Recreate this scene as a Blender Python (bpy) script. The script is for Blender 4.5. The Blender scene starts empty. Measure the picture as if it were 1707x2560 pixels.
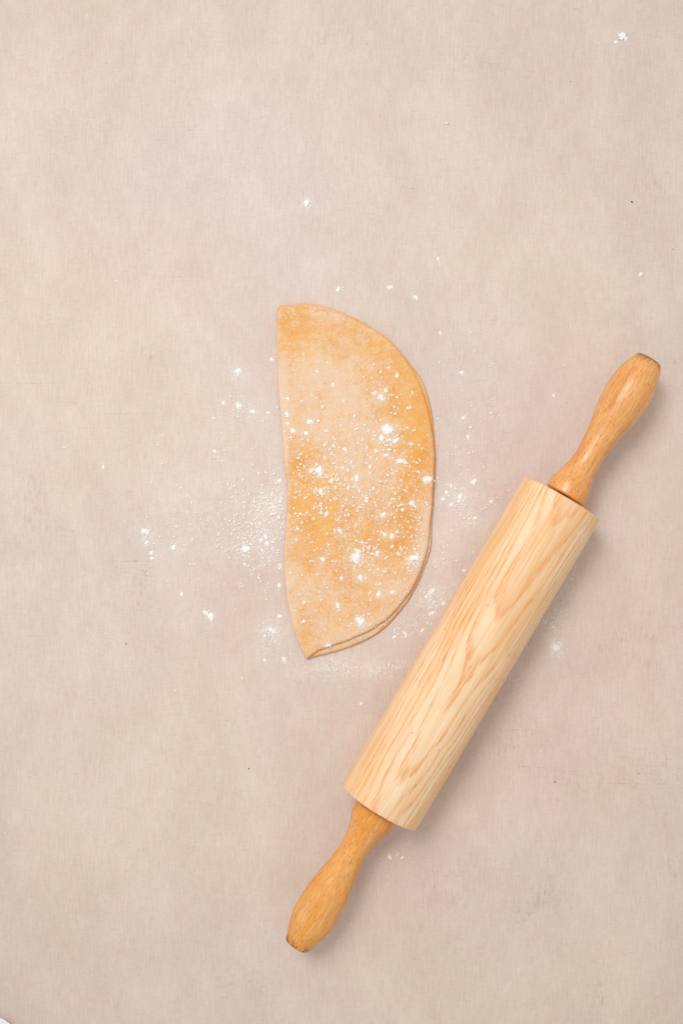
import bpy, bmesh, math, random
import numpy as np
from mathutils import Vector, noise as mnoise
random.seed(7)
scene = bpy.context.scene
COL = scene.collection

# ------------------------------------------------------------------ camera
W = 0.43                      # width of table seen by the lens, metres
CAMH = W * 50.0 / 24.0        # height of a 50 mm lens on a 24 mm wide frame
cam_d = bpy.data.cameras.new('camera'); cam = bpy.data.objects.new('camera', cam_d); COL.objects.link(cam)
cam.location = (0, 0, CAMH); cam_d.lens = 50; cam_d.sensor_fit = 'HORIZONTAL'; cam_d.sensor_width = 24
cam_d.clip_start = 0.02; cam_d.clip_end = 50
scene.camera = cam

# ------------------------------------------------------------------ light
world = bpy.data.worlds.new('World'); scene.world = world; world.use_nodes = True
bgn = world.node_tree.nodes['Background']
bgn.inputs[0].default_value = (1.0, 0.962, 0.925, 1); bgn.inputs[1].default_value = 0.635

def area(name, loc, target, sx, sy, power, col, spread=180):
    d = bpy.data.lights.new(name, 'AREA'); d.shape = 'RECTANGLE'; d.size = sx; d.size_y = sy
    d.energy = power; d.color = col; d.spread = math.radians(spread)
    o = bpy.data.objects.new(name, d); COL.objects.link(o); o.location = loc
    o.rotation_euler = (Vector(target) - Vector(loc)).to_track_quat('-Z', 'Y').to_euler()
    return o
area('window_light', (-0.52, 0.76, 1.70), (-0.05, 0.06, 0), 0.85, 0.85, 2.08, (0.975, 0.988, 1.0), 46)

scene.render.engine = 'CYCLES'
scene.view_settings.view_transform = 'Standard'; scene.view_settings.look = 'None'
scene.view_settings.exposure = 0.0; scene.view_settings.gamma = 1.0

# ------------------------------------------------------------------ helpers
def P(u, v, z=0.0):
    """point on the plane at height z; u, v in photograph pixels (1707 x 2560)"""
    k = W / 1707.0 * (CAMH - z) / CAMH
    return Vector(((u - 853.5) * k, -(v - 1280.0) * k, z))
D = 1707.0 / 1568.0
def Q(u, v, z=0.0): return P(u * D, v * D, z)
PX = W / 1707.0
def lin(r, g, b):
    f = lambda c: (c / 255 / 12.92) if c / 255 <= .04045 else ((c / 255 + .055) / 1.055) ** 2.4
    return (f(r), f(g), f(b), 1)
def link_mesh(name, me, mat, parent=None):
    o = bpy.data.objects.new(name, me); COL.objects.link(o)
    if mat and not me.materials: me.materials.append(mat)
    if parent: o.parent = parent
    return o
def tag(o, label=None, cat=None, group=None, kind=None):
    if label: o['label'] = label
    if cat: o['category'] = cat
    if group: o['group'] = group
    if kind: o['kind'] = kind
    return o
def mesh(name, v, f, smooth=True):
    me = bpy.data.meshes.new(name); me.from_pydata(v, [], f); me.update()
    if smooth: me.polygons.foreach_set('use_smooth', [True] * len(me.polygons))
    return me

class NT:
    def __init__(s, name):
        s.m = bpy.data.materials.new(name); s.m.use_nodes = True; s.t = s.m.node_tree
        s.b = s.t.nodes['Principled BSDF']
    def n(s, typ, **kw):
        nd = s.t.nodes.new(typ)
        for k, val in kw.items(): setattr(nd, k, val)
        return nd
    def put(s, sock, val):
        if hasattr(val, 'is_linked') or isinstance(val, bpy.types.NodeSocket): s.t.links.new(val, sock)
        else: sock.default_value = val
    def math(s, op, a, b=0.0, clamp=False):
        nd = s.n('ShaderNodeMath', operation=op, use_clamp=clamp); s.put(nd.inputs[0], a); s.put(nd.inputs[1], b)
        return nd.outputs[0]
    def obj(s): return s.n('ShaderNodeTexCoord').outputs['Object']
    def mapping(s, vec, loc=(0,0,0), rot=(0,0,0), scale=(1,1,1), typ='POINT'):
        nd = s.n('ShaderNodeMapping', vector_type=typ); s.put(nd.inputs['Vector'], vec)
        nd.inputs['Location'].default_value = loc; nd.inputs['Rotation'].default_value = rot; nd.inputs['Scale'].default_value = scale
        return nd.outputs[0]
    def noise(s, vec, scale=1.0, detail=2.0, rough=.5, dist=0.0):
        nd = s.n('ShaderNodeTexNoise'); s.put(nd.inputs['Vector'], vec); nd.inputs['Scale'].default_value = scale
        nd.inputs['Detail'].default_value = detail; nd.inputs['Roughness'].default_value = rough; nd.inputs['Distortion'].default_value = dist
        return nd.outputs[0]
    def rng(s, val, a, b, c=0.0, d=1.0, smooth=True):
        nd = s.n('ShaderNodeMapRange', interpolation_type='SMOOTHSTEP' if smooth else 'LINEAR')
        s.put(nd.inputs[0], val)
        for i, x in enumerate((a, b, c, d)): nd.inputs[i + 1].default_value = x
        return nd.outputs[0]
    def mix(s, fac, a, b, blend='MIX'):
        nd = s.n('ShaderNodeMix', data_type='RGBA', blend_type=blend)
        s.put(nd.inputs[0], fac); s.put(nd.inputs[6], a); s.put(nd.inputs[7], b); return nd.outputs[2]
    def bump(s, h, strength, dist):
        nd = s.n('ShaderNodeBump'); nd.inputs['Strength'].default_value = strength; nd.inputs['Distance'].default_value = dist
        s.put(nd.inputs['Height'], h); s.put(s.b.inputs['Normal'], nd.outputs[0])
    def blob(s, vec, c, size, rot=0.0):
        m = s.mapping(vec, loc=(c[0], c[1], 0), rot=(0, 0, rot), scale=(size[0], size[1], 10), typ='TEXTURE')
        l = s.n('ShaderNodeVectorMath', operation='LENGTH'); s.put(l.inputs[0], m)
        return s.rng(l.outputs['Value'], 1.0, 0.0)

# ------------------------------------------------------------------ table surface
# stains, scratches and paint zones of the board: (u, v, half sizes, turn, strength, kind)
MARKS = (
        (300, 1289, 62, 4, 0.0, .8, 2), (320, 1318, 62, 26, 0, .8, 0), (335, 1392, 36, 18, 0, .75, 0), (322, 1375, 44, 80, 0, .60, 1),
        (300, 1190, 70, 110, 0, .35, 1), (245, 1480, 30, 22, 0, .55, 0), (454, 117, 26, 16, 0, .65, 1), (344, 808, 48, 40, 0, .5, 1),
        (1215, 1762, 80, 2.2, -.05, .8, 2), (1300, 1772, 60, 2.0, -.04, .6, 2), (1430, 1800, 170, 1.8, -.02, .6, 2), (1190, 1700, 110, 80, 0, .5, 1),
        (1185, 1677, 70, 2.0, 0, .6, 2), (1345, 1790, 70, 70, .5, .45, 1), (1335, 1812, 34, 2.0, -.8, .6, 2), (1530, 1760, 2.5, 80, 0, .55, 2),
        (1245, 2058, 90, 70, 0, .5, 1), (1225, 2100, 100, 80, 0, .45, 0), (1545, 1990, 20, 60, 0, .5, 1), (1545, 860, 50, 90, 0, .45, 1),
        (1090, 130, 160, 80, 0, .35, 0), (1500, 420, 100, 150, 0, .35, 1), (940, 432, 36, 3, -.12, .6, 2), (925, 408, 40, 3, -.1, .5, 2), (936, 452, 26, 3, -.1, .5, 2),
        (70, 1180, 80, 220, 0, .38, 1), (160, 1230, 50, 60, 0, .4, 0), (430, 635, 130, 2.5, 0, .45, 2), (90, 880, 100, 2, 0, .5, 2),
        (690, 1560, 80, 40, 0, .45, 1), (1180, 1400, 170, 130, 0, .4, 0), (1480, 1480, 160, 140, 0, .35, 1), (1130, 745, 70, 40, 0, .42, 0),
        (1500, 1780, 160, 80, 0, .4, 0), (540, 2250, 140, 60, 0, .3, 0), (1010, 2040, 100, 100, 0, .35, 1), (880, 1750, 130, 80, 0, .25, 0), (1380, 2290, 26, 60, .3, .5, 1),
        (300, 950, 110, 2, 0, .4, 2), (220, 1075, 90, 2, 0, .4, 2), (770, 90, 180, 60, 0, .28, 1), (170, 290, 180, 60, 0, .25, 0), (700, 470, 120, 140, 0, .22, 1), (430, 300, 70, 30, 0, .4, 0)
)
ROSE = ((1150, 1000, 330, 300, .55), (1150, 1680, 520, 420, .75), (560, 1330, 300, 330, .45), (950, 1980, 330, 260, .5), (1450, 1500, 260, 420, .5), (330, 600, 300, 200, .3))
WARM = ((420, 1900, 640, 570, .42), (120, 720, 370, 440, .42), (1330, 480, 390, 440, .42), (1150, 2250, 600, 300, .42), (620, 420, 590, 420, -.42), (1120, 1000, 440, 350, -.42), (1000, 1500, 550, 330, -.42))
FILM = ((625, 1180, 60, 90, .75), (575, 1258, 80, 60, .7), (500, 1200, 170, 130, .38), (333, 1225, 40, 40, .45), (622, 1450, 42, 46, .7), (610, 1490, 60, 50, .4), (760, 1535, 110, 36, .75), (850, 1540, 70, 30, .65), (912, 1528, 44, 14, .7),
                            (1052, 1142, 56, 50, .7), (1075, 1185, 70, 40, .5), (992, 1380, 62, 60, .8), (960, 1435, 70, 50, .45), (1010, 1260, 50, 120, .35), (1275, 1410, 40, 90, .6), (1278, 1487, 26, 30, .9), (1300, 1340, 40, 70, .4), (544, 856, 36, 26, .5), (1090, 950, 120, 160, .22), (480, 1418, 30, 34, .4), (704, 465, 24, 20, .4))
def table_material():
    t = NT('painted_canvas_board'); o = t.obj()
    pink = lin(221, 207, 200); beige = lin(223, 207, 190)
    big = t.noise(o, 7.0, 3, .55)
    warm = t.rng(big, .36, .66, .25, .75)
    # beige areas and pink areas of the brushed paint
    at = lambda nm: t.n('ShaderNodeAttribute', attribute_name=nm).outputs['Fac']
    warm = t.math('ADD', warm, at('warm'), True)
    col = t.mix(warm, pink, beige)
    col = t.mix(t.math('MULTIPLY', at('rose'), .8), col, lin(222, 197, 186))
    # cloudy brushwork, hue drifting between pink and grey-green
    cl = t.noise(t.mapping(o, scale=(1, .6, 1)), 22.0, 6, .66, .4)
    col = t.mix(t.rng(cl, .30, .72), t.mix(.13, col, lin(150, 126, 114)), t.mix(.13, col, lin(242, 231, 224)))
    hue = t.noise(t.mapping(o, loc=(4, 2, 0), scale=(1, .7, 1)), 95.0, 5, .75)
    col = t.mix(t.rng(hue, .34, .68), t.mix(.13, col, lin(200, 150, 140)), t.mix(.08, col, lin(196, 200, 176)))
    # woven threads, mostly vertical
    th = t.noise(t.mapping(o, scale=(800, 75, 1)), 1.0, 5, .75)
    tw = t.noise(t.mapping(o, scale=(110, 800, 1)), 1.0, 5, .75)
    col = t.mix(t.rng(th, .34, .70), t.mix(.10, col, lin(150, 126, 114)), t.mix(.08, col, lin(246, 236, 228)))
    col = t.mix(t.math('MULTIPLY', t.rng(tw, .50, .72), .13), col, lin(140, 118, 108))
    gr = t.noise(o, 560.0, 4, .8)
    col = t.mix(t.math('MULTIPLY', t.rng(gr, .50, .78), .26), col, lin(140, 118, 108))
    # scattered small scuffs, crossing in both thread directions
    sc1 = t.rng(t.noise(t.mapping(o, scale=(620, 90, 1)), 1.0, 5, .72), .58, .74)
    sc2 = t.rng(t.noise(t.mapping(o, loc=(3, 5, 0), scale=(95, 700, 1)), 1.0, 5, .72), .59, .75)
    zone = t.rng(t.noise(t.mapping(o, loc=(1, 9, 0)), 19.0, 5, .68), .44, .70)
    sc = t.math('MULTIPLY', t.math('MAXIMUM', sc1, sc2), zone)
    col = t.mix(t.math('MULTIPLY', sc, .34), col, lin(150, 118, 106))
    sp = t.rng(t.noise(t.mapping(o, loc=(6, 0, 0)), 420.0, 3, .6), .72, .80)
    col = t.mix(t.math('MULTIPLY', sp, .30), col, lin(140, 112, 100))
    # rubbed marks and scratches
    soft = t.rng(t.noise(o, 75.0, 5, .75), .40, .56)
    brk = t.math('MULTIPLY', t.rng(t.noise(t.mapping(o, scale=(150, 560, 1)), 1.0, 5, .72), .50, .61), soft)
    brk2 = t.math('MULTIPLY', t.rng(t.noise(t.mapping(o, scale=(520, 120, 1)), 1.0, 5, .72), .50, .61), soft)
    line = t.math('MULTIPLY', t.rng(t.noise(t.mapping(o, scale=(260, 200, 1)), 1.0, 5, .8), .44, .58), 1.0)
    marks = t.math('MAXIMUM', t.math('MULTIPLY', at('mark_across'), brk), t.math('MULTIPLY', at('mark_along'), brk2))
    for (u, v, su, sv, rot, amp, br) in MARKS:
        if br == 2:
            marks = t.math('MAXIMUM', marks, t.math('MULTIPLY', t.math('MULTIPLY', t.blob(o, Q(u, v), (su*D*PX, sv*D*PX), rot), amp), line))
    col = t.mix(t.math('MULTIPLY', marks, .62, True), col, lin(154, 114, 102))
    # thin film of flour wiped over the surface
    fn = t.rng(t.noise(o, 330.0, 5, .78), .38, .70); fn2 = t.rng(t.noise(o, 45.0, 4, .7), .34, .62)
    film = at('film')
    col = t.mix(t.math('MULTIPLY', t.math('MULTIPLY', film, fn), t.math('ADD', t.math('MULTIPLY', fn2, .7), .3)), col, lin(243, 237, 230))
    t.put(t.b.inputs['Base Color'], col); t.b.inputs['Roughness'].default_value = .72
    t.b.inputs['Specular IOR Level'].default_value = .22
    t.bump(t.math('ADD', th, t.math('MULTIPLY', tw, .5)), .22, .0003)
    return t.m
def lines(half, fine, n):
    c = [-fine + 2 * fine * k / n for k in range(n + 1)]
    return [-half, -(half + fine) / 2] + c + [(half + fine) / 2, half]
gx, gy = lines(.475, .24, 230), lines(.625, .36, 340); nx, ny = len(gx), len(gy)
GX, GY = np.meshgrid(np.array(gx), np.array(gy))
def field(lst, k=1.0, mode='max'):
    out = np.zeros_like(GX)
    for u, v, su, sv, a in lst:
        c = Q(u, v); q = np.clip(1 - np.sqrt(((GX - c.x) / (su*k*D*PX))**2 + ((GY - c.y) / (sv*k*D*PX))**2), 0, 1); q = q*q*(3 - 2*q) * a
        out = np.maximum(out, q) if mode == 'max' else out + q
    return out.ravel()
V = [(x, y, 0.0) for y in gy for x in gx]; F = [(j*nx + i, j*nx + i + 1, (j+1)*nx + i + 1, (j+1)*nx + i) for j in range(ny - 1) for i in range(nx - 1)]
nb = len(V); V += [(x, y, -.012) for y in (gy[0], gy[-1]) for x in (gx[0], gx[-1])]
F += [(nb, nb + 2, nb + 3, nb + 1), tuple([nb, nb + 1] + [i for i in range(nx - 1, -1, -1)]), tuple([nb + 3, nb + 2] + [(ny-1)*nx + i for i in range(nx)]),
      tuple([nb + 2, nb] + [j*nx for j in range(ny)]), tuple([nb + 1, nb + 3] + [j*nx + nx - 1 for j in range(ny - 1, -1, -1)])]
me = mesh('table_top', V, F, False)
for nm, val in (('warm', field(WARM, 1, 'sum')), ('rose', field(ROSE)), ('film', field(FILM, 1.35)),
                ('mark_across', field([(m[0], m[1], m[2], m[3], m[5]) for m in MARKS if m[6] == 0])), ('mark_along', field([(m[0], m[1], m[2], m[3], m[5]) for m in MARKS if m[6] == 1]))):
    at_ = me.attributes.new(nm, 'FLOAT', 'POINT'); at_.data.foreach_set('value', np.concatenate([val, np.zeros(4)]).astype(np.float32))
tag(link_mesh('table_top', me, table_material()), kind='structure')

# ------------------------------------------------------------------ wood
def ash_material():
    t = NT('pale_ash_wood'); o = t.obj()
    # slow wander of the grain along the stick, finer wander across
    w1 = t.noise(t.mapping(o, scale=(14, 45, 45)), 1.0, 3, .55)
    w2 = t.noise(t.mapping(o, scale=(15, 90, 90)), 1.0, 3, .55)
    sep = t.n('ShaderNodeSeparateXYZ'); t.put(sep.inputs[0], o); X, Y, Z = sep.outputs
    y0 = t.math('SUBTRACT', Y, t.math('ADD', t.math('MULTIPLY', X, .025), -.002))
    z0 = t.math('ADD', Z, .075)
    d = t.math('SQRT', t.math('ADD', t.math('MULTIPLY', y0, y0), t.math('MULTIPLY', z0, z0)))
    d = t.math('ADD', d, t.math('MULTIPLY', X, .034))
    d = t.math('ADD', d, t.math('MULTIPLY', t.math('SUBTRACT', w1, .5), .0042))
    d = t.math('ADD', d, t.math('MULTIPLY', t.math('SUBTRACT', w2, .5), .0012))
    fib = t.noise(t.mapping(o, scale=(26, 950, 950)), 1.0, 3, .62)
    fib2 = t.noise(t.mapping(o, scale=(9, 210, 210)), 1.0, 3, .6)
    fib3 = t.noise(t.mapping(o, loc=(5, 0, 2), scale=(7, 430, 430)), 1.0, 4, .7)
    d = t.math('ADD', d, t.math('MULTIPLY', t.math('SUBTRACT', fib2, .5), .0009))
    d = t.math('ADD', d, t.math('MULTIPLY', t.math('SUBTRACT', fib3, .5), .0008))
    ring = t.math('FRACT', t.math('DIVIDE', d, .0018))
    ring2 = t.math('FRACT', t.math('DIVIDE', d, .0071))
    ramp = t.n('ShaderNodeValToRGB'); e = ramp.color_ramp.elements
    e[0].position = 0.0; e[0].color = (.15, .15, .15, 1); e[1].position = 1.0; e[1].color = (0.1, .1, .1, 1)
    for p, c in ((.08, 1.0), (.22, .85), (.42, .22), (.75, 0.0)):
        k = e.new(p); k.color = (c, c, c, 1)
    t.put(ramp.inputs[0], ring); band = ramp.outputs[0]
    tone = t.rng(t.noise(t.mapping(o, loc=(2, 1, 0), scale=(10, 60, 60)), 1.0, 2, .5), .38, .66)
    patch = t.rng(t.noise(t.mapping(o, loc=(9, 4, 0), scale=(24, 75, 75)), 1.0, 3, .6), .30, .68, .62, 1.0)
    dash = t.rng(t.noise(t.mapping(o, loc=(1, 7, 3), scale=(75, 820, 820)), 1.0, 3, .65), .40, .60)
    strength = t.math('MULTIPLY', t.math('MULTIPLY', band, patch), t.math('ADD', t.math('MULTIPLY', dash, .58), .42))
    cream = t.mix(tone, lin(248, 220, 180), lin(244, 199, 146))
    cream = t.mix(t.math('MULTIPLY', t.rng(ring2, .0, .5, 1.0, 0.0), .25), cream, lin(240, 186, 130))
    col = t.mix(t.math('MULTIPLY', strength, 1.0, True), cream, lin(236, 160, 88))
    col = t.mix(t.math('MULTIPLY', t.rng(fib3, .52, .70), .34), col, lin(234, 166, 100))
    col = t.mix(t.math('MULTIPLY', t.rng(fib3, .46, .30), .30), col, lin(253, 236, 210))
    col = t.mix(t.rng(fib, .36, .68), t.mix(.16, col, lin(190, 120, 60)), t.mix(.12, col, lin(252, 238, 212)))
    pore = t.math('MULTIPLY', t.rng(t.noise(t.mapping(o, scale=(130, 1500, 1500)), 1.0, 1, .5), .62, .72), t.rng(band, .3, .9))
    col = t.mix(t.math('MULTIPLY', pore, .45), col, lin(176, 104, 48))
    knot = t.rng(t.noise(t.mapping(o, loc=(7, 3, 1), scale=(170, 420, 420)), 1.0, 1, .5), .755, .80)
    col = t.mix(t.math('MULTIPLY', knot, .5), col, lin(178, 100, 44))
    # flour rubbed into the flank
    fl = t.math('MULTIPLY', t.math('MAXIMUM', t.blob(o, (.115, -.0262), (.040, .0050)), t.math('MULTIPLY', t.blob(o, (.206, -.020), (.008, .005)), .8)), t.rng(t.noise(o, 420.0, 4, .7), .46, .60))
    col = t.mix(t.math('MULTIPLY', fl, .8), col, lin(243, 238, 230))
    t.put(t.b.inputs['Base Color'], col); t.b.inputs['Roughness'].default_value = .52
    t.b.inputs['Specular IOR Level'].default_value = .28
    t.bump(t.math('ADD', t.math('MULTIPLY', fib, .6), t.math('MULTIPLY', pore, -.8)), .18, .0003)
    return t.m
def beech_material(name, a, b, dark, rough, coat, endx, seed):
    t = NT(name); o = t.obj(); o2 = t.mapping(o, loc=(seed, seed * .7, 0))
    tone = t.rng(t.noise(t.mapping(o2, scale=(22, 70, 70)), 1.0, 3, .55, .3), .34, .66)
    col = t.mix(tone, a, b)
    fib = t.noise(t.mapping(o2, scale=(45, 900, 900)), 1.0, 3, .6)
    col = t.mix(t.rng(fib, .36, .66), t.mix(.20, col, dark), t.mix(.12, col, lin(250, 215, 165)))
    fleck = t.rng(t.noise(t.mapping(o2, scale=(250, 950, 950)), 1.0, 3, .65), .56, .70)
    col = t.mix(t.math('MULTIPLY', fleck, .62), col, dark)
    streak = t.rng(t.noise(t.mapping(o2, scale=(18, 260, 260)), 1.0, 2, .5), .58, .74)
    col = t.mix(t.math('MULTIPLY', streak, .28), col, dark)
    sep = t.n('ShaderNodeSeparateXYZ'); t.put(sep.inputs[0], o)
    # varnish gathered on the end grain
    end = t.math('MULTIPLY', t.rng(sep.outputs[0], endx - .0060, endx - .0006), t.rng(t.noise(o2, 260.0, 2, .6), .32, .56))
    col = t.mix(t.math('MULTIPLY', end, .75), col, lin(128, 62, 22))
    t.put(t.b.inputs['Base Color'], col)
    t.put(t.b.inputs['Roughness'], t.rng(t.noise(o2, 140.0, 3, .6), .3, .7, rough - .06, rough + .10))
    t.b.inputs['Coat Weight'].default_value = coat; t.b.inputs['Coat Roughness'].default_value = .21
    t.b.inputs['Specular IOR Level'].default_value = .35
    t.bump(t.math('ADD', fib, t.math('MULTIPLY', fleck, -.6)), .22, .0004)
    cb = t.n('ShaderNodeBump'); cb.inputs['Strength'].default_value = .5; cb.inputs['Distance'].default_value = .0005
    t.put(cb.inputs['Height'], t.noise(t.mapping(o2, scale=(150, 420, 420)), 1.0, 3, .6)); t.put(t.b.inputs['Coat Normal'], cb.outputs[0])
    return t.m
def catmull(pts, n):
    out = []
    for i in range(len(pts) - 1):
        p0 = pts[max(i - 1, 0)]; p1 = pts[i]; p2 = pts[i + 1]; p3 = pts[min(i + 2, len(pts) - 1)]
        for k in range(n):
            s = k / n
            out.append(tuple(.5 * ((2 * b) + (-a + c) * s + (2*a - 5*b + 4*c - d) * s*s + (-a + 3*b - 3*c + d) * s**3)
                             for a, b, c, d in zip(p0, p1, p2, p3)))
    out.append(tuple(pts[-1])); return out
def lathe(name, prof, seg=96):
    v, f = [], []
    for x, r in prof:
        for k in range(seg):
            a = 2 * math.pi * k / seg; v.append((x, r * math.cos(a), r * math.sin(a)))
    for i in range(len(prof) - 1):
        for k in range(seg):
            k2 = (k + 1) % seg
            f.append((i*seg + k, i*seg + k2, (i+1)*seg + k2, (i+1)*seg + k))
    v.append((prof[0][0], 0, 0)); v.append((prof[-1][0], 0, 0)); n = len(v)
    for k in range(seg):
        k2 = (k + 1) % seg
        f.append((n - 2, k2, k)); f.append((n - 1, (len(prof)-1)*seg + k, (len(prof)-1)*seg + k2))
    return mesh(name, v, f)
def rounded_end(x, r, sgn, e):          # profile points turning the rim over radius e, ending a little inside the face
    return [(x - sgn * e * (1 - math.sin(a)), r - e * (1 - math.cos(a))) for a in [math.radians(d) for d in (0, 22, 45, 68, 90)]] + [(x, r - e - .0004), (x, r * .5)]

RB = 0.0266
k_ax = W / 1707.0 * (CAMH - RB) / CAMH
A = P(946.7, 2018.4, RB); B = P(1403.7, 1246.5, RB)      # ends of the barrel on its axis
axis = (B - A); LEN = axis.length; ang = math.atan2(axis.y, axis.x)
pin = bpy.data.objects.new('rolling_pin', None); COL.objects.link(pin); pin.location = (A.x, A.y, 0); pin.rotation_euler = (0, 0, ang)
pin.empty_display_size = .02
tag(pin, 'wooden rolling pin with pale grained barrel and two orange-brown handles beside the dough', 'rolling pin')
prof = rounded_end(0.0, RB, -1, .0012)[::-1] + [(LEN * i / 24, RB) for i in range(1, 24)] + rounded_end(LEN, RB, 1, .0012)
o = link_mesh('barrel', lathe('barrel', prof, 160), ash_material(), pin); o.location = (0, 0, RB)
ax = lathe('axle', [(-.006, .0042), (-.006, .0045), (LEN + .006, .0045), (LEN + .006, .0042)], 24)

def handle_profile(left, right, org, sc, c0, c1):
    """radius along the handle from its two traced edges (crop pixels -> metres)"""
    cv = lambda p: (org[0] + p[0] / sc, org[1] + p[1] / sc)
    dx, dy = c1[0] - c0[0], c1[1] - c0[1]; L = math.hypot(dx, dy); dx /= L; dy /= L
    side = []
    for pts in (left, right):
        s = []
        for p in pts:
            q = cv(p); s.append(((q[0]-c0[0])*dx + (q[1]-c0[1])*dy, abs(-(q[0]-c0[0])*dy + (q[1]-c0[1])*dx)))
        side.append(sorted(s))
    def at(s, x):
        if x <= s[0][0]: return s[0][1]
        for (x0, r0), (x1, r1) in zip(s, s[1:]):
            if x <= x1: return r0 + (r1 - r0) * (x - x0) / max(x1 - x0, 1e-6)
        return s[-1][1]
    n = 13
    return [(L * i / n * k_ax, .5 * (at(side[0], L*i/n) + at(side[1], L*i/n)) * k_ax) for i in range(n + 1)], L * k_ax
up_l = [(585,1070),(625,1005),(690,955),(760,890),(820,800),(870,700),(905,620),(945,520),(985,420),(1030,330),(1090,240),(1160,175),(1240,122)]
up_r = [(850,1230),(885,1160),(910,1090),(930,1020),(970,930),(1030,850),(1100,760),(1180,680),(1250,600),(1310,510),(1360,410),(1395,310),(1410,210)]
lo_l = [(645,415),(630,470),(610,550),(575,650),(510,740),(440,830),(360,920),(300,1010),(250,1080),(215,1170),(200,1260),(193,1310)]
lo_r = [(900,540),(870,600),(800,650),(750,715),(690,800),(655,890),(620,990),(580,1080),(530,1170),(470,1260),(400,1330),(333,1390)]
def add_handle(L_, R_, org, sc, c0, c1, mat):
    pr, L = handle_profile(L_, R_, org, sc, c0, c1)
    r0 = pr[0][1]
    body = catmull(pr, 5)
    body = [(-.0002, r0 * .55), (-.0002, r0 - .0014), (.0001, r0 - .0006), (.0007, r0 - .0001)] + body[1:-1]
    xe, re = pr[-1]
    body += [(xe - .0006, re + .0001), (xe - .0002, re - .0004), (xe, re - .0011), (xe + .0003, re * .6)]
    o = link_mesh('handle', lathe('handle', body, 96), mat(L), pin)
    a, b = P(*c0, RB), P(*c1, RB)
    ca, sa = math.cos(-ang), math.sin(-ang)
    d = a - Vector((A.x, A.y, 0)); o.location = (d.x*ca - d.y*sa, d.x*sa + d.y*ca, RB)
    o.rotation_euler = (0, 0, math.atan2((b-a).y, (b-a).x) - ang)
    return o
up = add_handle(up_l, up_r, (1160, 840), 2.866, (1411.5, 1239.5), (1622.7, 897.9),
    lambda L: beech_material('glossy_beech', lin(240, 174, 102), lin(231, 154, 76), lin(164, 88, 38), .42, .55, L, 1.3))
up['label'] = 'glossy orange-brown handle with darkened end grain'
lo = add_handle(lo_l, lo_r, (640, 1850), 2.6133, (940.5, 2026.5), (740.6, 2366.6),
    lambda L: beech_material('worn_beech', lin(240, 178, 106), lin(236, 160, 66), lin(165, 92, 36), .52, .05, L, 4.1))
lo['label'] = 'matt orange handle with short dark flecks'
t = NT('gap_shade_dowel'); t.b.inputs['Base Color'].default_value = lin(70, 40, 22); t.b.inputs['Roughness'].default_value = .7  # axle coloured dark to paint the shade in the handle gaps
o = link_mesh('axle', ax, t.m, pin); o.location = (0, 0, RB)

# ------------------------------------------------------------------ dough
def flour_material(name='flour', c=(246, 243, 238)):
    t = NT(name); o = t.obj()
    t.put(t.b.inputs['Base Color'], t.mix(t.rng(t.noise(o, 900.0, 2, .6), .3, .7), lin(*[x - 7 for x in c]), lin(*c)))
    t.b.inputs['Roughness'].default_value = .95; t.b.inputs['Specular IOR Level'].default_value = .05
    return t.m
FLOUR = flour_material()
def dough_material():
    t = NT('floured_pasta_dough'); o = t.obj()
    at = t.n('ShaderNodeAttribute', attribute_name='flour').outputs['Fac']
    tone = t.noise(o, 60.0, 3, .6)
    col = t.mix(t.rng(tone, .34, .66), lin(234, 177, 100), lin(228, 162, 80))
    g1 = t.noise(o, 820.0, 4, .8); g2 = t.noise(o, 360.0, 4, .7); g3 = t.noise(o, 95.0, 5, .65)
    m = t.math('ADD', at, t.math('MULTIPLY', t.math('SUBTRACT', g1, .5), 1.8))
    m = t.math('ADD', m, t.math('MULTIPLY', t.math('SUBTRACT', g2, .5), .75))
    m = t.math('ADD', m, t.math('MULTIPLY', t.math('SUBTRACT', g3, .5), 1.15))
    m = t.rng(m, .06, 1.0)
    col = t.mix(t.math('MULTIPLY', m, .80), col, lin(232, 210, 188))
    t.put(t.b.inputs['Base Color'], col); t.b.inputs['Roughness'].default_value = .8
    t.b.inputs['Specular IOR Level'].default_value = .15
    t.b.inputs['Subsurface Weight'].default_value = .12; t.b.inputs['Subsurface Radius'].default_value = (1, .55, .25); t.b.inputs['Subsurface Scale'].default_value = .0015
    t.bump(t.math('ADD', t.math('ADD', g1, t.math('MULTIPLY', g2, 1.3)), t.math('MULTIPLY', t.noise(o, 130.0, 3, .6), 2.2)), .5, .0006)
    return t.m
DOUGH = dough_material()
R1 = lambda x, y: (620 + x / 2.904, 700 + y / 2.904)
R2 = lambda x, y: (620 + x / 2.904, 1180 + y / 2.904)
cut = [R1(*p) for p in ((238,181),(300,185),(370,198),(450,207),(520,214),(620,226),(690,245),(760,275),(830,310),(900,350),(985,402),(1060,466),(1120,540),(1175,625),(1215,690),(1250,762),(1280,850),(1305,940),(1325,1040),(1340,1130),(1350,1230),(1354,1310),(1350,1400),(1347,1480))] + \
      [R2(*p) for p in ((1350,20),(1343,130),(1334,260),(1325,330),(1317,420),(1310,500),(1298,580),(1270,670),(1235,760),(1190,850),(1140,920),(1085,990),(1020,1058),(950,1110),(880,1152),(800,1190),(700,1232),(620,1258),(560,1280),(505,1300),(465,1328),(432,1352))]
fold = [R2(*p) for p in ((425,1357),(410,1340),(380,1280),(350,1200),(320,1100),(295,1000),(275,880),(265,760),(262,650),(265,540),(272,420),(280,300),(285,180),(283,100),(276,20))] + \
       [R1(*p) for p in ((275,1450),(265,1350),(255,1230),(245,1120),(237,1020),(228,900),(218,780),(214,650),(211,500),(209,400),(208,300),(211,222),(218,198))]
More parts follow.
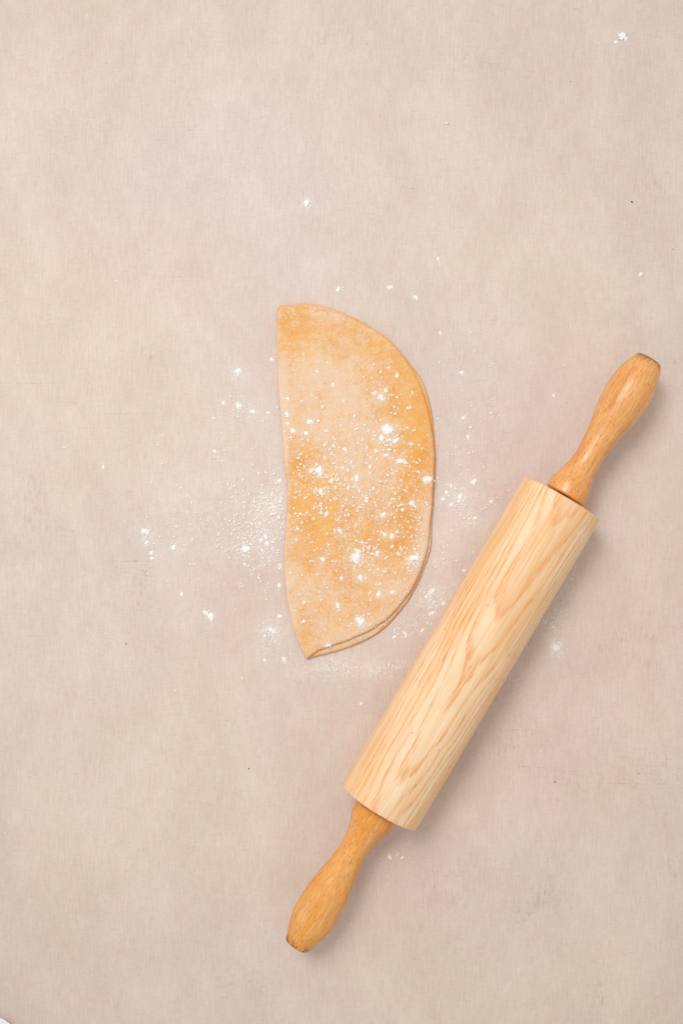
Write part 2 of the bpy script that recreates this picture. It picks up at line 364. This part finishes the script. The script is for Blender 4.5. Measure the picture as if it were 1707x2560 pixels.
low = [R1(*p) for p in ((255,190),(330,184),(400,172),(480,177),(560,192),(640,218),(700,240),(770,272),(840,308),(910,350),(990,408),(1065,474),(1125,544),(1180,612),(1218,660),(1272,752),(1310,860),(1333,970),(1345,1080),(1356,1200),(1357,1310),(1352,1400),(1346,1480))] + \
      [R2(*p) for p in ((1348,20),(1345,130),(1338,260),(1332,340),(1331,420),(1331,490),(1324,550),(1310,610),(1290,660),(1252,755),(1203,860),(1145,955),(1085,1030),(1022,1100),(940,1168),(850,1220),(760,1260),(660,1295),(560,1322),(480,1342),(436,1352))]
CU, CV = 850.0, 1200.0
NA = 720
def radial(poly, z):
    """distance from the centre to the closed outline, per angle, in metres"""
    pts = catmull(poly + [poly[0]], 6)
    c = P(CU, CV, z); w = [P(u, v, z) - c for u, v in pts]
    pol = sorted((math.atan2(p.y, p.x) % (2 * math.pi), math.hypot(p.x, p.y)) for p in w)
    pol = [(pol[-1][0] - 2*math.pi, pol[-1][1])] + pol + [(pol[0][0] + 2*math.pi, pol[0][1])]
    out = []; j = 0
    for i in range(NA):
        a = 2 * math.pi * i / NA
        while pol[j + 1][0] < a: j += 1
        a0, r0 = pol[j]; a1, r1 = pol[j + 1]; k = (a - a0) / max(a1 - a0, 1e-9)
        out.append(r0 + (r1 - r0) * k)
    return out
ZT = .0052; TH = .0024
centre = P(CU, CV, ZT); centre.z = 0
r_up = radial(cut + fold, ZT * .8)
r_low = radial(low + fold, .0012)
fa = [math.atan2((P(u, v) - P(CU, CV)).y, (P(u, v) - P(CU, CV)).x) % (2*math.pi) for u, v in (fold[0], fold[-1])]
a_hi, a_lo = max(fa), min(fa)                # the fold runs between these angles (through 180 degrees)
fw = []
for i in range(NA):
    a = 2 * math.pi * i / NA
    d = min(a - a_lo, a_hi - a)
    fw.append(max(0.0, min(1.0, d / .10 + .15)))
def wave(x, y):
    q = Vector((x * 28, y * 28, 1.7)); q2 = Vector((x * 75, y * 75, 4.2))
    return .00050 * mnoise.noise(q) + .00022 * mnoise.noise(q2)
orange = [(680,765,50,45,-.34),(835,795,75,50,-.22),(930,905,55,115,-.50),(975,1010,30,80,-.3),(690,1085,42,50,-.55),(735,1195,70,55,-.30),(958,1130,38,62,-.34),(880,1225,80,45,-.24),
          (700,1215,40,70,-.22),(830,1415,46,70,-.36),(775,1270,70,30,-.10),(705,1480,36,40,-.30),(650,790,14,60,-.3),(930,1240,40,40,-.2),
          (780,865,75,75,.26),(800,985,62,85,.24),(978,1270,18,115,.85),(905,1395,60,40,.35),(648,965,9,110,1.0),(850,1462,80,22,.55),(725,1395,45,60,.18),(840,1065,70,45,.16),(700,880,40,60,.12),(665,1300,16,140,.25)]
# lumps of flour on the dough: (u, v, half width) in pixels of a 1568 wide copy
dough_cl = [(765,883,6),(729,853,5),(873,855,5),(913,863,6),(877,914,10),(861,901,6),(885,896,7),(892,988,17),(876,1008,10),(906,1013,9),(887,1046,8),(920,1057,9),
    (672,988,8),(709,968,9),(704,995,7),(660,953,6),(661,972,6),(733,1083,13),(714,1080,7),(738,1131,9),(820,1097,9),(850,1071,6),(785,1075,6),(979,1103,10),(946,1157,8),(878,1182,8),
    (748,1180,7),(780,1220,7),(884,1229,7),(899,1233,8),(818,1278,18),(866,1272,8),(740,1284,7),(948,1283,14),(827,1328,8),(783,1327,6),(868,1366,9),(900,1360,7),(777,1391,7),(698,1384,6),
    (697,1428,6),(828,1430,15),(752,1483,7),(760,1105,6),(925,1170,6),(840,1150,6),(690,1180,5),(930,1060,5),(660,915,6),(945,1020,5)]
orange += [(u, v, q * 1.2, q * 1.05, .42) for u, v, q in dough_cl if q >= 7]
cx0 = [(Q(u, v, ZT), su*D*PX, sv*D*PX, a) for u, v, su, sv, a in orange]
def flour_at(x, y):
    f = .60
    for c, su, sv, a in cx0: f += a * .66 * math.exp(-.5 * (((x-c.x)/su)**2 + ((y-c.y)/sv)**2))
    return f
def dough_layer(name, radii, ztop, zbot_cut, zbot_fold, seed, rough, parent, edge_flour):
    rings_t = 58; v, f, fl = [], [], []
    rows = []
    random.seed(seed)
    jit = [mnoise.noise(Vector((math.cos(2*math.pi*i/NA) * 26, math.sin(2*math.pi*i/NA) * 26, seed))) * .6 + random.uniform(-.5, .5) * .5 for i in range(NA)]
    for s_i in range(1, rings_t + 1):
        s = (s_i / rings_t) ** .9; row = []
        for i in range(NA):
            a = 2*math.pi*i/NA; w = fw[i]; e = .0019 * (1 - w) + .0024 * w
            r = (radii[i] + jit[i] * rough * (1 - w) - e) * s
            x, y = r * math.cos(a), r * math.sin(a); X, Y = x + centre.x, y + centre.y
            edge = max(0.0, 1 - (radii[i] - r) / .006)
            z = ztop + wave(X, Y) * (1 if ztop > .003 else .3) - .00035 * edge * edge * (1 - w)
            row.append((x, y, z)); fl.append(flour_at(X, Y) + (.10 * edge if edge_flour else 0))
        rows.append(row)
    top_edge = rows[-1]
    for k, phi in enumerate((62, 35, 8, -20, -48, -75)):
        row = []; p = math.radians(phi)
        for i in range(NA):
            a = 2*math.pi*i/NA; w = fw[i]; e = .0019 * (1 - w) + .0024 * w
            zb = zbot_cut * (1 - w) + zbot_fold * w; zt = top_edge[i][2]; zc = (zt + zb) / 2; hh = (zt - zb) / 2
            jr = jit[i] * rough * (1 - w)
            r = radii[i] + jr - e + e * math.cos(p) + random.uniform(-1, 1) * .00012 * (1 - w)
            row.append((r * math.cos(a), r * math.sin(a), zc + hh * math.sin(p)))
            base = flour_at(row[-1][0] + centre.x, row[-1][1] + centre.y)
            fl.append(base + .28 if w > .5 else base * .8)
        rows.append(row)
    for inset in (.0024, .006):
        row = []
        for i in range(NA):
            a = 2*math.pi*i/NA; w = fw[i]; zb = zbot_cut * (1 - w) + zbot_fold * w
            if inset > .005: zb = zbot_cut
            r = max(radii[i] - inset, .001); row.append((r * math.cos(a), r * math.sin(a), zb)); fl.append(.3)
        rows.append(row)
    for row in rows: v += row
    nr = len(rows)
    for j in range(nr - 1):
        for i in range(NA):
            i2 = (i + 1) % NA; f.append((j*NA + i, (j+1)*NA + i, (j+1)*NA + i2, j*NA + i2))
    v.append((0, 0, ztop + wave(centre.x, centre.y))); fl.append(.5); v.append((0, 0, zbot_cut)); fl.append(.3)
    for i in range(NA):
        i2 = (i + 1) % NA
        f.append((len(v)-2, i, i2)); f.append((len(v)-1, (nr-1)*NA + i2, (nr-1)*NA + i))
    me = mesh(name, v, f)
    at = me.attributes.new('flour', 'FLOAT', 'POINT'); at.data.foreach_set('value', fl)
    return link_mesh(name, me, DOUGH, parent)
dough = bpy.data.objects.new('folded_dough', None); COL.objects.link(dough); dough.location = centre; dough.empty_display_size = .02
tag(dough, 'flour-dusted orange sheet of pasta dough folded into a half moon on the table', 'dough')
dough_layer('upper_layer', r_up, ZT, ZT - TH, .0001, 3, .00028, dough, True)
r_low_in = [r_low[i] * (1 - fw[i]) + (r_low[i] - .0045) * fw[i] for i in range(NA)]
fw_save = fw; fw = [0.0] * NA
dough_layer('lower_layer', r_low_in, ZT - TH - .0001, .0001, .0001, 9, .00035, dough, True)
fw = fw_save
def in_dough(x, y, margin=0.0):
    dx, dy = x - centre.x, y - centre.y
    i = int((math.atan2(dy, dx) % (2*math.pi)) / (2*math.pi) * NA) % NA
    return math.hypot(dx, dy) < max(r_up[i], r_low[i]) - margin
def dough_z(x, y): return ZT + wave(x, y)
pu, pv = axis.x / LEN, axis.y / LEN
def under_pin(x, y):
    dx, dy = x - A.x, y - A.y; s = dx*pu + dy*pv; q = abs(-dx*pv + dy*pu)
    return (-.002 < s < LEN + .002 and q < .012)

# ------------------------------------------------------------------ flour
def unit_ico(sub):
    bm = bmesh.new(); bmesh.ops.create_icosphere(bm, subdivisions=sub, radius=1.0)
    v = [tuple(x.co) for x in bm.verts]; f = [tuple(w.index for w in x.verts) for x in bm.faces]; bm.free(); return v, f
ICO1, ICO2 = unit_ico(1), unit_ico(2)
def add_grain(V, F, x, y, z, r, flat, rnd, ico=ICO1, lump=.3):
    n = len(V); a = rnd.uniform(0, 6.28); c, s = math.cos(a), math.sin(a); ex = rnd.uniform(.68, 1.5); so = rnd.uniform(0, 50)
    for (px, py, pz) in ico[0]:
        k = r * (1 + lump * mnoise.noise(Vector((px * 1.7 + so, py * 1.7, pz * 1.7)))) if ico is ICO2 else r * rnd.uniform(1 - lump, 1 + lump)
        qx, qy = px * k * ex, py * k / ex
        V.append((x + qx*c - qy*s, y + qx*s + qy*c, z + r * flat * .8 + pz * k * flat))
    F.extend(tuple(n + i for i in t) for t in ico[1])
def clump_mesh(i):
    """an irregular crumbly heap about 2 units wide, resting on z = 0"""
    r = random.Random(100 + i); V, F = [], []
    el = r.uniform(.65, 1.0)
    lobes = [(r.gauss(0, .30), r.gauss(0, .26), r.uniform(.16, .34)) for _ in range(r.randint(4, 6))] + [(0, 0, .30)]
    for (lx, ly, ls) in lobes:
        add_grain(V, F, lx, ly * el, -.02, ls * 1.25, r.uniform(.42, .6), r, ICO2, .55)
        for k in range(int(170 * ls)):
            a = r.uniform(0, 6.28); d = abs(r.gauss(0, ls * 1.05)); g = r.uniform(.05, .15)
            add_grain(V, F, lx + d*math.cos(a), (ly + d*math.sin(a)) * el, .42 * ls * max(0, 1 - (d / ls) ** 2) - g * .3, g, .8, r, ICO1, .35)
    for k in range(30):
        a = r.uniform(0, 6.28); d = .30 + abs(r.gauss(0, .42)); g = r.uniform(.03, .085)
        add_grain(V, F, d*math.cos(a), d*math.sin(a)*el, 0, g, .6, r, ICO1, .3)
    me = mesh('flour_clump', V, F); me.materials.append(FLOUR); return me
CL = [clump_mesh(i) for i in range(12)]
V, F = [], []; fr = random.Random(8)
for (x, y, q) in ((0, 0, .62), (.45, .05, .45), (-.35, .10, .42), (.1, .3, .40), (.72, -.12, .22), (-.75, -.2, .16), (-.95, -.45, .10)): add_grain(V, F, x, y * .9, -.05, q, .55, fr, ICO2, .9)
FLAKE = mesh('flour_flake', V, F); FLAKE.materials.append(FLOUR)
# (u, v, half width) in photograph pixels of a 1568 wide copy
left_cl = [(544,854,11),(624,824,6),(547,933,9),(582,946,8),(513,925,5),(616,947,5),(333,1220,12),(336,1248,6),(348,1270,6),(349,1281,6),(399,1257,8),(417,1363,6),(484,1418,11),(474,1408,6),
    (622,1447,11),(643,1416,6),(608,1460,5),(652,1517,8),(608,1517,5),(563,1260,12),(610,1233,7),(613,1247,6),(643,1300,6),(641,1344,6),(641,1105,7),(628,1165,7),(600,1240,6),(236,1073,5),(493,1037,5),(625,1180,5)]
right_cl = [(1059,855,6),(1064,960,6),(1075,1005,6),(1088,1105,10),(1056,1144,12),(1036,1115,6),(1091,1190,6),(1127,1152,5),(1036,1160,7),(1018,1145,6),(1025,1130,6),(990,1362,9),(978,1370,6),(1019,1385,7),
    (992,1411,8),(930,1455,7),(905,1464,7),(970,1448,6),(1065,1310,5),(1271,908,6)]
rnd = random.Random(5)
def zone_dough(u, v):
    along = 'near the squared end' if v < 905 else 'a third from squared end' if v < 1040 else 'halfway along' if v < 1165 else 'past halfway' if v < 1300 else 'near the pointed tip'
    lo, hi = 655, (960 if v < 950 else 995 if v < 1200 else 960 if v < 1320 else 900)
    f = (u - lo) / (hi - lo)
    return ('fold side' if f < .36 else 'centre' if f < .66 else 'curved side') + ' of dough, ' + along
def zone_left(u, v):
    near = 'close to dough fold' if u > 590 else 'well off dough fold' if u > 440 else 'far off dough fold'
    return near + (', level with its squared end' if v < 1000 else ', level with its middle' if v < 1200 else ', level with its pointed half' if v < 1400 else ', level with its pointed tip')
def zone_right(u, v):
    if u > 1200: return 'between dough and the glossy handle'
    near = 'close to curved dough edge' if (u < 1045 and v < 1300) or (u < 960) else 'midway from dough to pin'
    return near + (', by its upper curve' if v < 1050 else ', by its widest bulge' if v < 1250 else ', by its lower curve')
def place(lst, fmt, group, zone=None, on_dough=False, flat=.55):
    for it in lst:
        u, v, s = it[:3]
        p = Q(u, v, ZT if on_dough else 0)
        if not on_dough and in_dough(p.x, p.y, -.001): continue
        z = dough_z(p.x, p.y) - .00012 if on_dough else -.00004
        flake = len(it) > 4
        o = bpy.data.objects.new('flour_flake' if flake else 'flour_clump', FLAKE if flake else CL[rnd.randrange(12)]); COL.objects.link(o)
        k = s * D * PX * 1.16
        o.location = (p.x, p.y, z); o.rotation_euler = (0, 0, rnd.uniform(0, 6.28)); o.scale = (k, k * rnd.uniform(.75, 1.0), k * flat)
        size = 'big heaped' if s >= 13 else 'large' if s >= 9.5 else 'medium' if s >= 7 else 'small'
        lab = it[3] if len(it) > 3 else fmt.format(size=size, zone=zone(u, v) if zone else '')
        tag(o, lab, 'flour', group)
place(dough_cl, '{size} flour lump on {zone}', 'flour lumps on the folded dough', zone_dough, True)
place(left_cl, '{size} flour lump on table {zone}', 'flour lumps on the table off the fold', zone_left)
place(right_cl, '{size} flour lump on table {zone}', 'flour lumps between dough and pin', zone_right)
place([(704,467,10,'lone flour lump on bare table, farthest beyond the squared dough end'),(776,664,8,'flat flour lump just beyond the squared end of the dough'),(894,660,6,'tiny flour lump beyond the squared end, between two larger ones'),
       (955,683,8,'oval flour lump beyond the squared end, off the upper curve'),(1011,764,5,'tiny flour lump off the upper curve of the dough'),(1006,595,5,'tiny isolated flour lump between the oval lump and the dough crumb'),(1472,629,6,'tiny isolated flour lump between the glossy handle and the dark brown speck')], '', 'flour lumps beyond the dough')
place([(1278,1487,10,'smeared flour patch on the shadow side of the pin barrel'),(1268,1440,6,'thin flour lump beside the smeared patch near the barrel'),(1252,1430,5,'thin flour lump touching the shadow side of the barrel'),(1312,1330,5,'thin flour lump by the barrel towards the glossy handle')], '', 'flour by the shadow side of the pin', flat=.2)
place([(895,1970,6,'tiny flour lump by the matt handle, nearer it of two'),(924,1970,5,'tiny flour lump by the matt handle, farther from it of two'),(830,1616,5,'tiny isolated flour lump between the pointed tip and the pin barrel')], '', 'tiny flour lumps near the pin')
place([(1430,82,13,'flat off-white flour flake alone on bare table far beyond the glossy handle', 1),(1414,94,6,'small crumb of flour beside the lone flat flake')], '', 'flour flake and its crumb', flat=.18)

def dust(name, clusters, label, on_dough, seed, cat='flour'):
    r = random.Random(seed); V, F = [], []
    for (u, v, su, sv, n, s0, s1) in clusters:
        for k in range(n):
            p = Q(r.gauss(u, su), r.gauss(v, sv), ZT if on_dough else 0)
            if abs(p.x) > .23 or abs(p.y) > .34: continue
            s = (s0 * .8 + (s1 * 1.2 - s0 * .8) * r.random() ** 4) * D * PX
            if on_dough:
                if not in_dough(p.x, p.y, .003): continue
                add_grain(V, F, p.x, p.y, dough_z(p.x, p.y) - s * .25, s, .55, r)
                while r.random() < .42:
                    a = r.uniform(0, 6.28); x, y = p.x + s * 1.3 * math.cos(a), p.y + s * 1.3 * math.sin(a); q = s * r.uniform(.4, .9)
                    if in_dough(x, y, .003): add_grain(V, F, x, y, dough_z(x, y) - q * .25, q, .55, r)
            else:
                if in_dough(p.x, p.y, -s - .0003) or under_pin(p.x, p.y): continue
                add_grain(V, F, p.x, p.y, -s * .15, s, .5, r)
                while r.random() < .42:
                    a = r.uniform(0, 6.28); x, y = p.x + s * 1.3 * math.cos(a), p.y + s * 1.3 * math.sin(a); q = s * r.uniform(.4, .9)
                    if not in_dough(x, y, -s - .0003): add_grain(V, F, x, y, -q * .15, q, .5, r)
    o = link_mesh(name, mesh(name, V, F), FLOUR); tag(o, label, cat, kind='stuff'); return o
dust('flour_dust', [ # around the dough
    (612,1200,45,70,620,.5,2.6),(630,1180,28,35,380,.5,3.0),(585,1250,45,35,260,.5,2.8),(500,1200,110,90,330,.5,2.4),(440,1160,80,60,70,.6,2.4),(360,1265,40,40,60,.6,2.6),(400,1257,10,8,24,.5,2),
    (333,1222,10,10,50,.5,2.2),(563,1258,10,12,90,.5,2.2),(622,1448,12,14,110,.5,2.2),(610,1490,22,22,70,.4,1.8),(484,1416,9,12,45,.5,2.2),(544,854,12,9,60,.5,2.0),(560,938,40,14,60,.6,2.6),(540,1000,70,60,90,.6,2.2),
    (620,1060,30,50,70,.5,2.2),(600,1330,50,40,90,.5,2.2),(640,1480,40,30,60,.5,2),
    (740,1532,26,10,190,.4,1.9),(800,1533,34,16,190,.4,1.8),(850,1540,22,10,110,.4,1.8),(912,1528,16,5,80,.4,1.9),(760,1560,60,18,60,.4,1.6),
    (1056,1142,16,14,170,.5,2.4),(1036,1118,14,14,60,.5,2.2),(1088,1106,9,9,50,.5,2.2),(1070,1185,24,14,90,.5,2.2),(1110,1150,30,30,60,.5,2),(1075,1000,40,90,130,.5,2.4),(1060,930,60,80,80,.5,2.2),(1150,900,60,50,30,.5,1.8),
    (992,1372,20,12,240,.4,2.2),(985,1395,14,18,150,.4,2.0),(1010,1250,25,60,110,.5,2.2),(1040,1290,30,30,70,.5,2.2),(930,1456,26,10,80,.5,2.2),(960,1430,26,26,70,.4,2.0),(1045,1360,20,20,50,.4,1.8),
    (1275,1405,16,34,130,.4,1.7),(1255,1425,14,8,60,.4,1.7),(1278,1487,9,11,110,.4,1.6),(1305,1340,16,30,60,.4,1.7),(1185,1580,14,20,30,.4,1.6),(1170,1555,10,10,20,.4,1.6),(1240,1320,20,60,20,.4,1.6),
    (704,467,10,8,40,.4,1.8),(776,662,14,4,16,.5,2.2),(955,682,7,9,16,.5,2),(900,700,130,60,30,.5,2.0),(1000,620,60,60,16,.5,2.2),(900,1970,30,10,22,.5,2.4),(930,1990,60,30,16,.5,1.8),(830,1612,12,12,16,.5,1.8),
    (1420,88,12,10,30,.4,1.8),(784,1176,420,560,190,.5,1.9)],
    'fine white flour dust scattered on the table around the dough and pin', False, 21)
dust('flour_dust', [ # on the dough
    (820,1170,95,85,761,.5,2.7),(770,1110,70,60,333,.5,3.0),(880,1200,70,70,333,.5,3.0),(820,1290,95,60,285,.5,2.6),(830,1010,110,70,199,.6,3.2),(900,930,60,60,80,.6,3.0),(700,970,40,50,56,.6,3.4),
    (892,995,22,18,123,.4,2.4),(818,1280,24,12,104,.4,2.4),(733,1085,20,14,56,.5,2.4),(950,1285,14,22,123,.4,2.2),(828,1432,22,14,114,.4,2.2),(965,1230,14,60,114,.4,1.8),(940,1340,30,50,142,.4,1.8),(800,1000,22,36,123,.35,1.5),
    (880,1400,50,40,142,.4,1.8),(750,1380,70,60,66,.5,2.2),(800,900,90,70,42,.5,2.2),(690,1180,24,90,199,.5,2.6),(830,1460,60,14,85,.4,1.7),(700,1090,34,60,95,.5,2.8),(930,1120,40,70,156,.5,2.8),
    (760,708,60,4,28,.4,1.8),(860,755,40,20,18,.4,1.6)],
    'fine white flour dust speckling the top of the folded dough', True, 33)

# ------------------------------------------------------------------ crumbs and specks
def flat_mat(name, c, rough=.7):
    t = NT(name); o = t.obj(); t.put(t.b.inputs['Base Color'], t.mix(t.noise(o, 900.0, 2, .5), lin(*[max(x - 18, 0) for x in c]), lin(*c)))
    t.b.inputs['Roughness'].default_value = rough; return t.m
def crumb(name, u, v, r, mat, label, cat, group=None, flat=.5, seed=1):
    V, F = [], []; add_grain(V, F, 0, 0, 0, r, flat, random.Random(seed), ICO2, .55)
    o = link_mesh(name, mesh(name, V, F), mat); p = Q(u, v); o.location = (p.x, p.y, -r * flat * .08); tag(o, label, cat, group)
crumb('dough_crumb', 1025, 282, .0012, flat_mat('dried_dough', (246, 230, 200)), 'single pale yellow dough crumb alone on the bare table', 'crumb', flat=.28, seed=4)
DK = flat_mat('dark_pepper', (70, 42, 30))
crumb('dark_speck', 1450.5, 463, .0006, DK, 'dark brown speck like ground pepper on bare table', 'speck', seed=2)
for i, (u, v, r) in enumerate(((571,1766,.0004),(290,1479,.00035),(1466,1777,.00035),(1274,1797,.0004),(1310,186,.00028),(1545,572,.0003))):
    crumb('dark_speck', u, v, r, DK, 'tiny faint dark speck on the beige table surface', 'speck', 'tiny dark specks on the table', seed=10 + i)

# ------------------------------------------------------------------ small white dish cut by the corner of the frame
dish = bpy.data.objects.new('small_dish', None); COL.objects.link(dish); dc = P(-31, 2625, .0072); dish.location = (dc.x, dc.y, 0); dish.empty_display_size = .02
tag(dish, 'small round white dish of which only the rim enters the picture', 'dish')
t = NT('white_glaze'); o_ = t.obj()
t.put(t.b.inputs['Base Color'], t.mix(t.noise(o_, 60.0, 2, .5), lin(236, 235, 230), lin(242, 241, 237))); t.b.inputs['Roughness'].default_value = .3
RD = 85 * PX * (CAMH - .0072) / CAMH
pr = catmull([(.0003, .012), (0.0, .0135), (.0012, .0150), (.006, .0182), (.011, .0200), (.0150, RD - .0002), (.0158, RD - .0006), (.0160, RD - .0020), (.0158, RD - .0050), (.0145, RD - .0062), (.0090, .0140), (.0045, .0115), (.0030, .008), (.0029, .002)], 4)
V, F = [], []; SG = 64
for z, r in pr:
    for k in range(SG): V.append((r * math.cos(2*math.pi*k/SG), r * math.sin(2*math.pi*k/SG), z * .45))
for i in range(len(pr) - 1):
    for k in range(SG):
        k2 = (k + 1) % SG; F.append((i*SG + k, i*SG + k2, (i+1)*SG + k2, (i+1)*SG + k))
F.append(tuple(range(SG))[::-1]); F.append(tuple((len(pr)-1)*SG + k for k in range(SG)))
link_mesh('bowl', mesh('bowl', V, F), t.m, dish)
